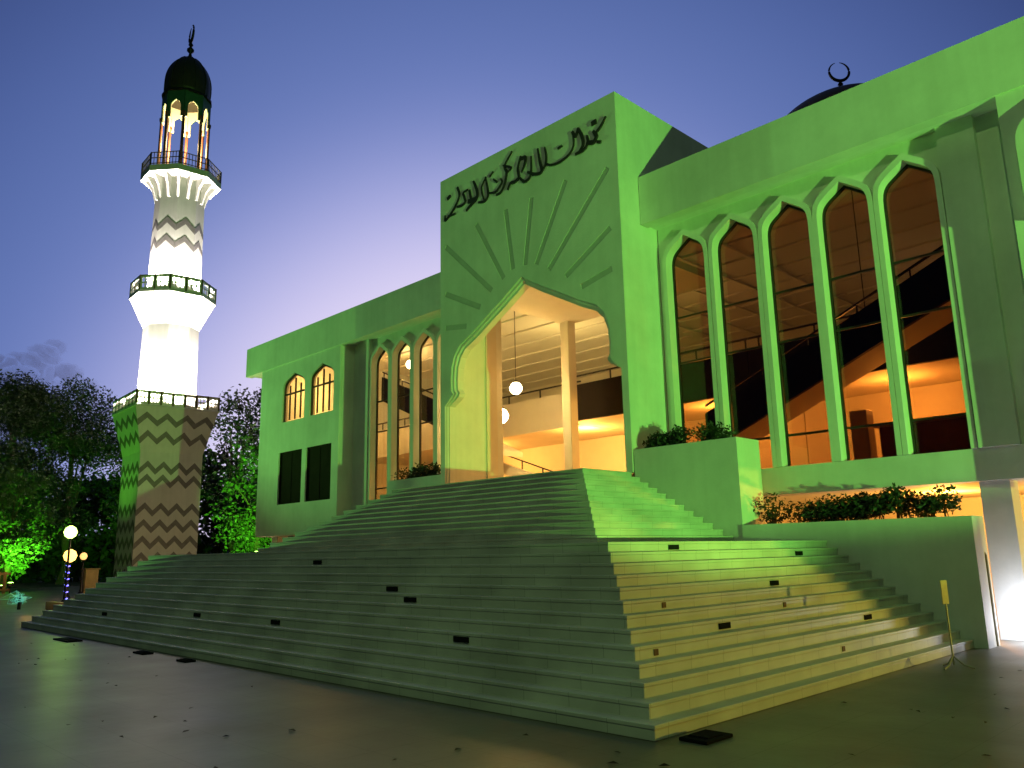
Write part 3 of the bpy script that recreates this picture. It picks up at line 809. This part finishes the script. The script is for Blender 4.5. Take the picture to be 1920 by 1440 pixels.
for i in range(8):
    a, b = Vector(o8[i]), Vector(o8[(i + 1) % 8])
    m = MB(MT)
    for zz in (25.36, 25.72, 26.08):
        m.tube([(a.x, a.y, zz), (b.x, b.y, zz)], .03, 6)
    for j in range(9):
        q = a + (b - a) * j / 9
        m.tube([(q.x, q.y, 25.27), (q.x, q.y, 26.1)], .022 if j else .045, 6)
    m.build("gallery_railing", IRON, mn)
COLM = mat("lantern_column", (.10, .04, .03), .5, vary=.2, scale=5)
GREENB = mat("green_lantern_band", (.03, .10, .06), .6, vary=.2, scale=3)
for k in range(8):
    a = 2 * math.pi * (k + .5) / 8
    x, y = 1.42 * math.cos(a), 1.42 * math.sin(a)
    MB(MT).lathe(x, y, [(.15, 25.27), (.13, 25.45), (.10, 25.55), (.095, 29.0), (.14, 29.15), (.14, 29.3)], 10).build("lantern_column", COLM, mn)
    # pierced arch panel between two columns
    a0, a1 = 2 * math.pi * (k + .5) / 8, 2 * math.pi * (k + 1.5) / 8
    P0, P1 = Vector((1.42 * math.cos(a0), 1.42 * math.sin(a0))), Vector((1.42 * math.cos(a1), 1.42 * math.sin(a1)))
    L = (P1 - P0).length; d = (P1 - P0) / L; nn = Vector((-d.y, d.x))
    path = arch_path(L / 2, .34, 28.95, 29.6, 30.15, 6)
    poly = [(0, 28.95)] + path + [(L, 28.95), (L, 30.75), (0, 30.75)]
    def PT(u, y_, z_, P0=P0, d=d, nn=nn): 
        q = P0 + d * u + nn * y_
        return MT(q.x, q.y, z_)
    ao = MB(PT).plate(poly, [], -.06, .0).build("lantern_arch", GREENB, mn)
    MB(PT).plate([(u * .94 + L * .03, z_) for u, z_ in poly], [], .002, .05).build("lining", MARB, ao)
MB(MT).lathe(0, 0, [(1.3, 30.72), (1.53, 30.75), (1.53, 30.88), (1.42, 30.92)], 16).build("dome_ring", DARKMETAL, mn)
prof = []
for i in range(15):
    t = i / 14
    r = 1.41 * (1 - t ** 2.6) ** .62 * (1 + .06 * math.sin(math.pi * t))
    prof.append((max(.03, r), 30.9 + 3.05 * t))
md = MB(MT).lathe(0, 0, prof, 24).build("lantern_dome", mat("bronze_dome", (.045, .035, .022), .5, .3, vary=.2, scale=3), mn, smooth=True)
for k in range(12):
    a = 2 * math.pi * k / 12
    MB(MT).tube([((r + .01) * math.cos(a), (r + .01) * math.sin(a), z) for r, z in prof], .03, 5).build("rib", MATS["bronze_dome"], md)
finial(MX, MY, 33.9, 1.15, mn, math.radians(-10))
# the lamps that light the minaret stand behind the balcony railings
WHITE = (1.0, .90, .80)
HOT = emis("floodlight_lens", (1.0, .93, .82), 40)
def mlamp(a, r, z, power, label, tr, tz, cone=120):
    x, y, _ = MT(r * math.cos(a), r * math.sin(a), 0)
    tx, ty, _ = MT(tr * math.cos(a), tr * math.sin(a), 0)
    t = thing("floodlight", (x, y, z), label, "floodlight", "floodlights on the minaret balconies")
    MB().box(x - .12, x + .12, y - .12, y + .12, z, z + .14).build("housing", DARKMETAL, t, bevel=.01)
    MB().box(x - .10, x + .10, y - .10, y + .10, z + .142, z + .15).build("lens", HOT, t)
    spot("minaret_beam", (x, y, z + .22), (tx, ty, tz), power, WHITE, cone, .5, .08)
for k in range(4):
    mlamp(k * math.pi / 2, 2.05, ZF1 + .12, 11000, "small white floodlight behind the square balcony railing of the minaret", 1.1, 19.0, 150)
for k in range(4):
    mlamp(k * math.pi / 2 + math.pi / 4, 2.5, ZF1 + .12, 6000, "small white floodlight at a corner of the square minaret balcony", 1.1, 19.0, 150)
for k in range(8):
    mlamp(k * math.pi / 4, 1.95, 17.24, 4800, "small white floodlight behind the octagonal balcony railing of the minaret", 1.35, 23.5, 110)
x, y, _ = MT(0, 0, 0)
point("lantern_light", (x, y, 27.9), 1800, (1, .72, .28), .2)

# ------------------------------------------------------------------ trees
def tree(x, y, h, rx_, label, name="broadleaf_tree", n=9000, leaf=.30, base=.28, lean=0.0, m=LEAF, group="trees behind the minaret"):
    t = thing(name, (x, y, 0), label, "tree", group)
    rng = random
    trunk_top = Vector((x + lean, y, h * .55))
    mt = MB()
    mt.tube([(x, y, -.05), (x + lean * .2, y + .1, h * .18), (x + lean * .6, y - .08, h * .38), tuple(trunk_top)], [h * .030, h * .022, h * .017, h * .010], 9)
    lumps = []
    nl = 46
    for i in range(nl):
        a = rng.uniform(0, 6.283); zf = rng.random()
        zz = h * (base + (1 - base) * zf)
        prof = (math.sin(math.pi * min(1, .12 + .86 * zf)) ** .6)
        r = rx_ * prof * rng.uniform(.25, 1.0)
        lumps.append(Vector((x + lean * zf + r * math.cos(a), y + r * math.sin(a), zz * .95)))
    for i in range(10):
        l = lumps[i * 4]; s0 = Vector((x + lean * .5, y, h * rng.uniform(.25, .5)))
        mt.tube([tuple(s0), tuple(s0.lerp(l, .5) + Vector((0, 0, h * .03))), tuple(l)], [h * .009, h * .006, h * .002], 6)
    mt.build("trunk", BARK, t)
    sizes = [rng.uniform(.08, .16) * h * .72 for _ in lumps]
    def place():
        i = rng.randrange(nl); r = sizes[i] * rng.random() ** .38
        d = Vector((rng.gauss(0, 1), rng.gauss(0, 1), rng.gauss(0, .75))).normalized() * r
        return lumps[i] + d
    v, f = leaf_mesh(n, place, leaf, .35)
    MB().add(v, f).build("crown", m, t, fix=False)
tree(-60.5, 9.2, 13.8, 4.2, "tall dark tree at the far end of the plaza, farthest from the mosque", n=25000, leaf=.27)
tree(-66.0, 14.8, 14.6, 4.6, "broad dark tree with green light under it, beyond the lamp posts", n=25000, leaf=.27)
tree(-67.5, 19.2, 15.6, 4.4, "broad dark tree just behind the minaret, on the side away from the mosque", n=25000, leaf=.27)
tree(-63.0, 24.0, 14.2, 3.6, "dark tree standing directly behind the minaret", n=6000)
tree(-57.5, 27.5, 14.2, 3.4, "loose airy tree between the minaret and the mosque, sky showing through", n=4200, leaf=.36)
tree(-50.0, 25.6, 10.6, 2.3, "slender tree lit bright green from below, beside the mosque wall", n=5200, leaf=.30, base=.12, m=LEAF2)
tree(-62.0, 33.0, 16.0, 3.6, "tall airy tree behind the mosque corner", n=4200, leaf=.38)
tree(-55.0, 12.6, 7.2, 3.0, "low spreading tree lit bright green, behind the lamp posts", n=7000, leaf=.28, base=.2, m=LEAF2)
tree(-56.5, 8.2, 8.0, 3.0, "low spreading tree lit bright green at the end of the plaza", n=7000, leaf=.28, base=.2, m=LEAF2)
# far-off belt of shrubs and trees that closes the view
def belt_place():
    t = random.random()
    a = Vector((-95, -30)); b = Vector((-62, 62))
    p = a.lerp(b, t)
    hh = 8.5 + 1.6 * math.sin(t * 31) + 1.2 * math.sin(t * 77 + 1)
    return (p.x + random.gauss(0, 1.4), p.y + random.gauss(0, 1.4), hh * (1 - random.random() ** 1.6))
v, f = leaf_mesh(52000, belt_place, .85, .2)
o = MB().add(v, f).build("distant_tree_belt", LEAF, None, fix=False); tag(o, "dark mass of distant trees closing off the plaza", "trees", kind="stuff")
o = MB().box(-97.2, -96.8, -60, 80, 0, 4.2).build("boundary_wall", mat("dark_wall", (.12, .11, .09), .9, vary=.2)); tag(o, "dim boundary wall behind the far trees", "wall")
GLEAF = (.16, 1.0, .03)
HOTG = emis("green_lens", (.45, 1.0, .12), 30)
def green_flood(x, y, z, tx, ty, tz, power, label, cone=100):
    t = thing("floodlight", (x, y, 0), label, "floodlight", "green floodlights in the garden")
    MB().tube([(x, y, 0), (x, y, z - .1)], .03, 6).build("stake", DARKMETAL, t)
    MB().box(x - .14, x + .14, y - .12, y + .12, z - .1, z + .06).build("housing", DARKMETAL, t, bevel=.01)
    MB().box(x - .12, x + .12, y - .10, y + .10, z + .062, z + .07).build("lens", HOTG, t)
    spot("green_garden_beam", (x, y, z + .15), (tx, ty, tz), power, GLEAF, cone, .95, .1)
green_flood(-42.6, 21.9, 1.9, -49.5, 25.5, 6.0, 9000, "green floodlight on a stake beside the end of the mosque", 90)
green_flood(-52.0, 8.4, .5, -57.5, 9.4, 3.8, 8000, "green floodlight under the low tree at the plaza end", 74)
green_flood(-51.0, 12.0, .5, -57.0, 13.6, 3.8, 7000, "green floodlight under the low tree behind the lamp posts", 74)
green_flood(-49.6, 11.2, .4, -48.9, 16.6, 9.2, 1500, "green floodlight aimed up at the narrow face of the minaret", 60)

# ------------------------------------------------------------------ lamp posts and small things at the plaza end
def lamp_post(x, y, h, label, em, power, color, r=.20, base=0.0):
    t = thing("lamp_post", (x, y, 0), label, "lamp post", "globe lamps at the end of the plaza")
    MB().lathe(x, y, [(.14, 0), (.14, .12), (.07, .2), (.05, .5), (.04, h - r - .1), (.08, h - r - .02)], 10).build("post", DARKMETAL, t)
    MB().lathe(x, y, [(.06, h - r), (r * .75, h - r * .66), (r, h), (r * .75, h + r * .66), (.05, h + r)], 16).build("globe", em, t, smooth=True)
    point("lamp_post_light", (x, y, h), power, color, r * 1.02)
    return t
lp = lamp_post(-34.6, 10.0, 2.72, "lamp post with a yellow-green glowing globe and blue lights round its post", emis("globe_yellow", (.62, 1.0, .16), 7), 900, (.5, 1.0, .10), .24)
BLUE = emis("blue_led", (.12, .10, 1.0), 6)
for i in range(6):
    z = .22 + i * .24
    MB().tube([(-34.6 + .09 * math.cos(q), 10.0 + .09 * math.sin(q), z + q * .012) for q in [j * .5 for j in range(8)]], .012, 5).build("blue_light", BLUE, lp)
lamp_post(-39.9, 11.6, 1.86, "short lamp post with a bright orange globe", emis("globe_orange", (1.0, .50, .09), 5), 160, (1, .55, .15), .28)
lamp_post(-43.0, 13.1, 1.85, "short lamp post with a dim orange globe, farther from the mosque", emis("globe_dim", (1.0, .50, .15), 1.6), 14, (1, .5, .12), .17)
t = thing("gate_pillar", (-43.2, 13.6, 0), "stubby plastered pillar glowing orange behind the lamp posts", "pillar")
MB().box(-43.7, -43.15, 13.3, 13.9, 0, 1.2).build("shaft", mat("ochre_plaster", (.45, .30, .16), .8, vary=.25, scale=3), t, bevel=.03)
MB().box(-43.75, -43.1, 13.25, 13.95, 1.202, 1.26).build("cap", MATS["ochre_plaster"], t, bevel=.02)
t = thing("low_kerb", (-29.5, 8.2, 0), "low stone kerb lying at the foot of the stairs beneath the lamp posts", "kerb")
MB().box(-31.8, -29.6, 8.6, 8.9, 0, .28).build("kerb_stone", MATS["ochre_plaster"], t, bevel=.03)
MB().box(-29.58, -28.4, 8.62, 8.88, 0, .20).build("kerb_stone", MATS["ochre_plaster"], t, bevel=.03)
point("kerb_light", (-30.4, 7.7, .8), 5, (1, .5, .12), .1)
t = thing("garden_gate", (-49, 10.6, 0), "pale slatted gate glowing orange at the plaza end", "gate")
for i in range(7):
    MB().box(-49.05, -48.98, 9.5 + i * .28, 9.64 + i * .28, .05, 1.15).build("slat", MATS["ochre_plaster"], t)
MB().box(-48.975, -48.93, 9.4, 11.5, 1.0, 1.1).build("rail", MATS["ochre_plaster"], t)
MB().box(-48.975, -48.93, 9.4, 11.5, .2, .3).build("rail", MATS["ochre_plaster"], t)
point("gate_light", (-48.0, 10.4, 1.6), 18, (1, .5, .12), .1)
t = thing("rope_light", (-33.0, 8.1, 0), "tangled coil of teal rope lights lying low at the plaza end", "lights")
TEAL = emis("teal_led", (.05, .6, .45), .45)
m = MB()
pts = []
rr = random.Random(3)
for i in range(70):
    pts.append((-33.0 + rr.gauss(0, .16), 8.1 + rr.gauss(0, .16), .16 + abs(rr.gauss(.22, .12))))
m.tube(pts, .007, 4).build("tube", TEAL, t)
MB().lathe(-33, 8.1, [(.06, 0), (.05, .3), (.02, .5)], 6).build("stake", DARKMETAL, t)
# ------------------------------------------------------------------ white work light at the right end
t = thing("work_light", (-3.60, 15.28, 0), "dark floodlight on a low stand shining white on the foot of the ground-storey column", "floodlight")
MB().tube([(-3.60, 15.28, 0), (-3.60, 15.28, .62)], .02, 6).build("stand", DARKMETAL, t)
MB().box(-3.72, -3.48, 15.10, 15.24, .58, .68).build("bracket", DARKMETAL, t, bevel=.01)
MB().box(-3.78, -3.42, 15.14, 15.36, .18, .42).build("housing", DARKMETAL, t, bevel=.015)
MB().box(-3.76, -3.44, 15.363, 15.37, .20, .40).build("lens", emis("white_lens", (.9, .92, 1.0), 40), t)
point("work_beam", (-3.80, 15.50, .32), 55, (.80, .84, 1.0), .06)

# ------------------------------------------------------------------ cloud bank low on the horizon
ico = bmesh.new(); bmesh.ops.create_icosphere(ico, subdivisions=3, radius=1.0)
iv = [tuple(v.co) for v in ico.verts]; jf = [tuple(v.index for v in f.verts) for f in ico.faces]; ico.free()
CLOUDM = mat("cloud", (.72, .66, .72), 1.0, spec=0)
_n, _l = CLOUDM.node_tree.nodes, CLOUDM.node_tree.links
_v = _n.new("ShaderNodeVolumePrincipled"); _v.inputs["Color"].default_value = (.86, .80, .88, 1); _v.inputs["Density"].default_value = .017; _v.inputs["Anisotropy"].default_value = .35
_n.remove(_n["Principled BSDF"])
_l.new(_v.outputs[0], _n["Material Output"].inputs["Volume"])
m = MB()
from mathutils import noise as MN
def puff(cx, cy, cz, r):
    vs = []
    for p in iv:
        q = Vector(p); k = 1 + .42 * MN.fractal(q * 2.2 + Vector((cx, cy, cz)) * .03, 1.0, 2.0, 4)
        vs.append((cx + q.x * r * k, cy + q.y * r * k, cz + q.z * r * k * .85))
    m.add(vs, jf)
for (u, z, r) in ((-4, 172, 24), (22, 176, 22), (36, 192, 15), (46, 203, 10), (56, 172, 18), (74, 160, 16), (-34, 164, 28), (-64, 150, 30), (10, 140, 40), (58, 134, 34), (96, 132, 18), (-50, 130, 46)):
    puff(-884 + u * .235, 178 + u * .97, z + 8, r * 1.05)
o = m.build("cloud", CLOUDM, None, smooth=True, fix=False); tag(o, "purple cumulus cloud low above the trees", "cloud", kind="stuff")
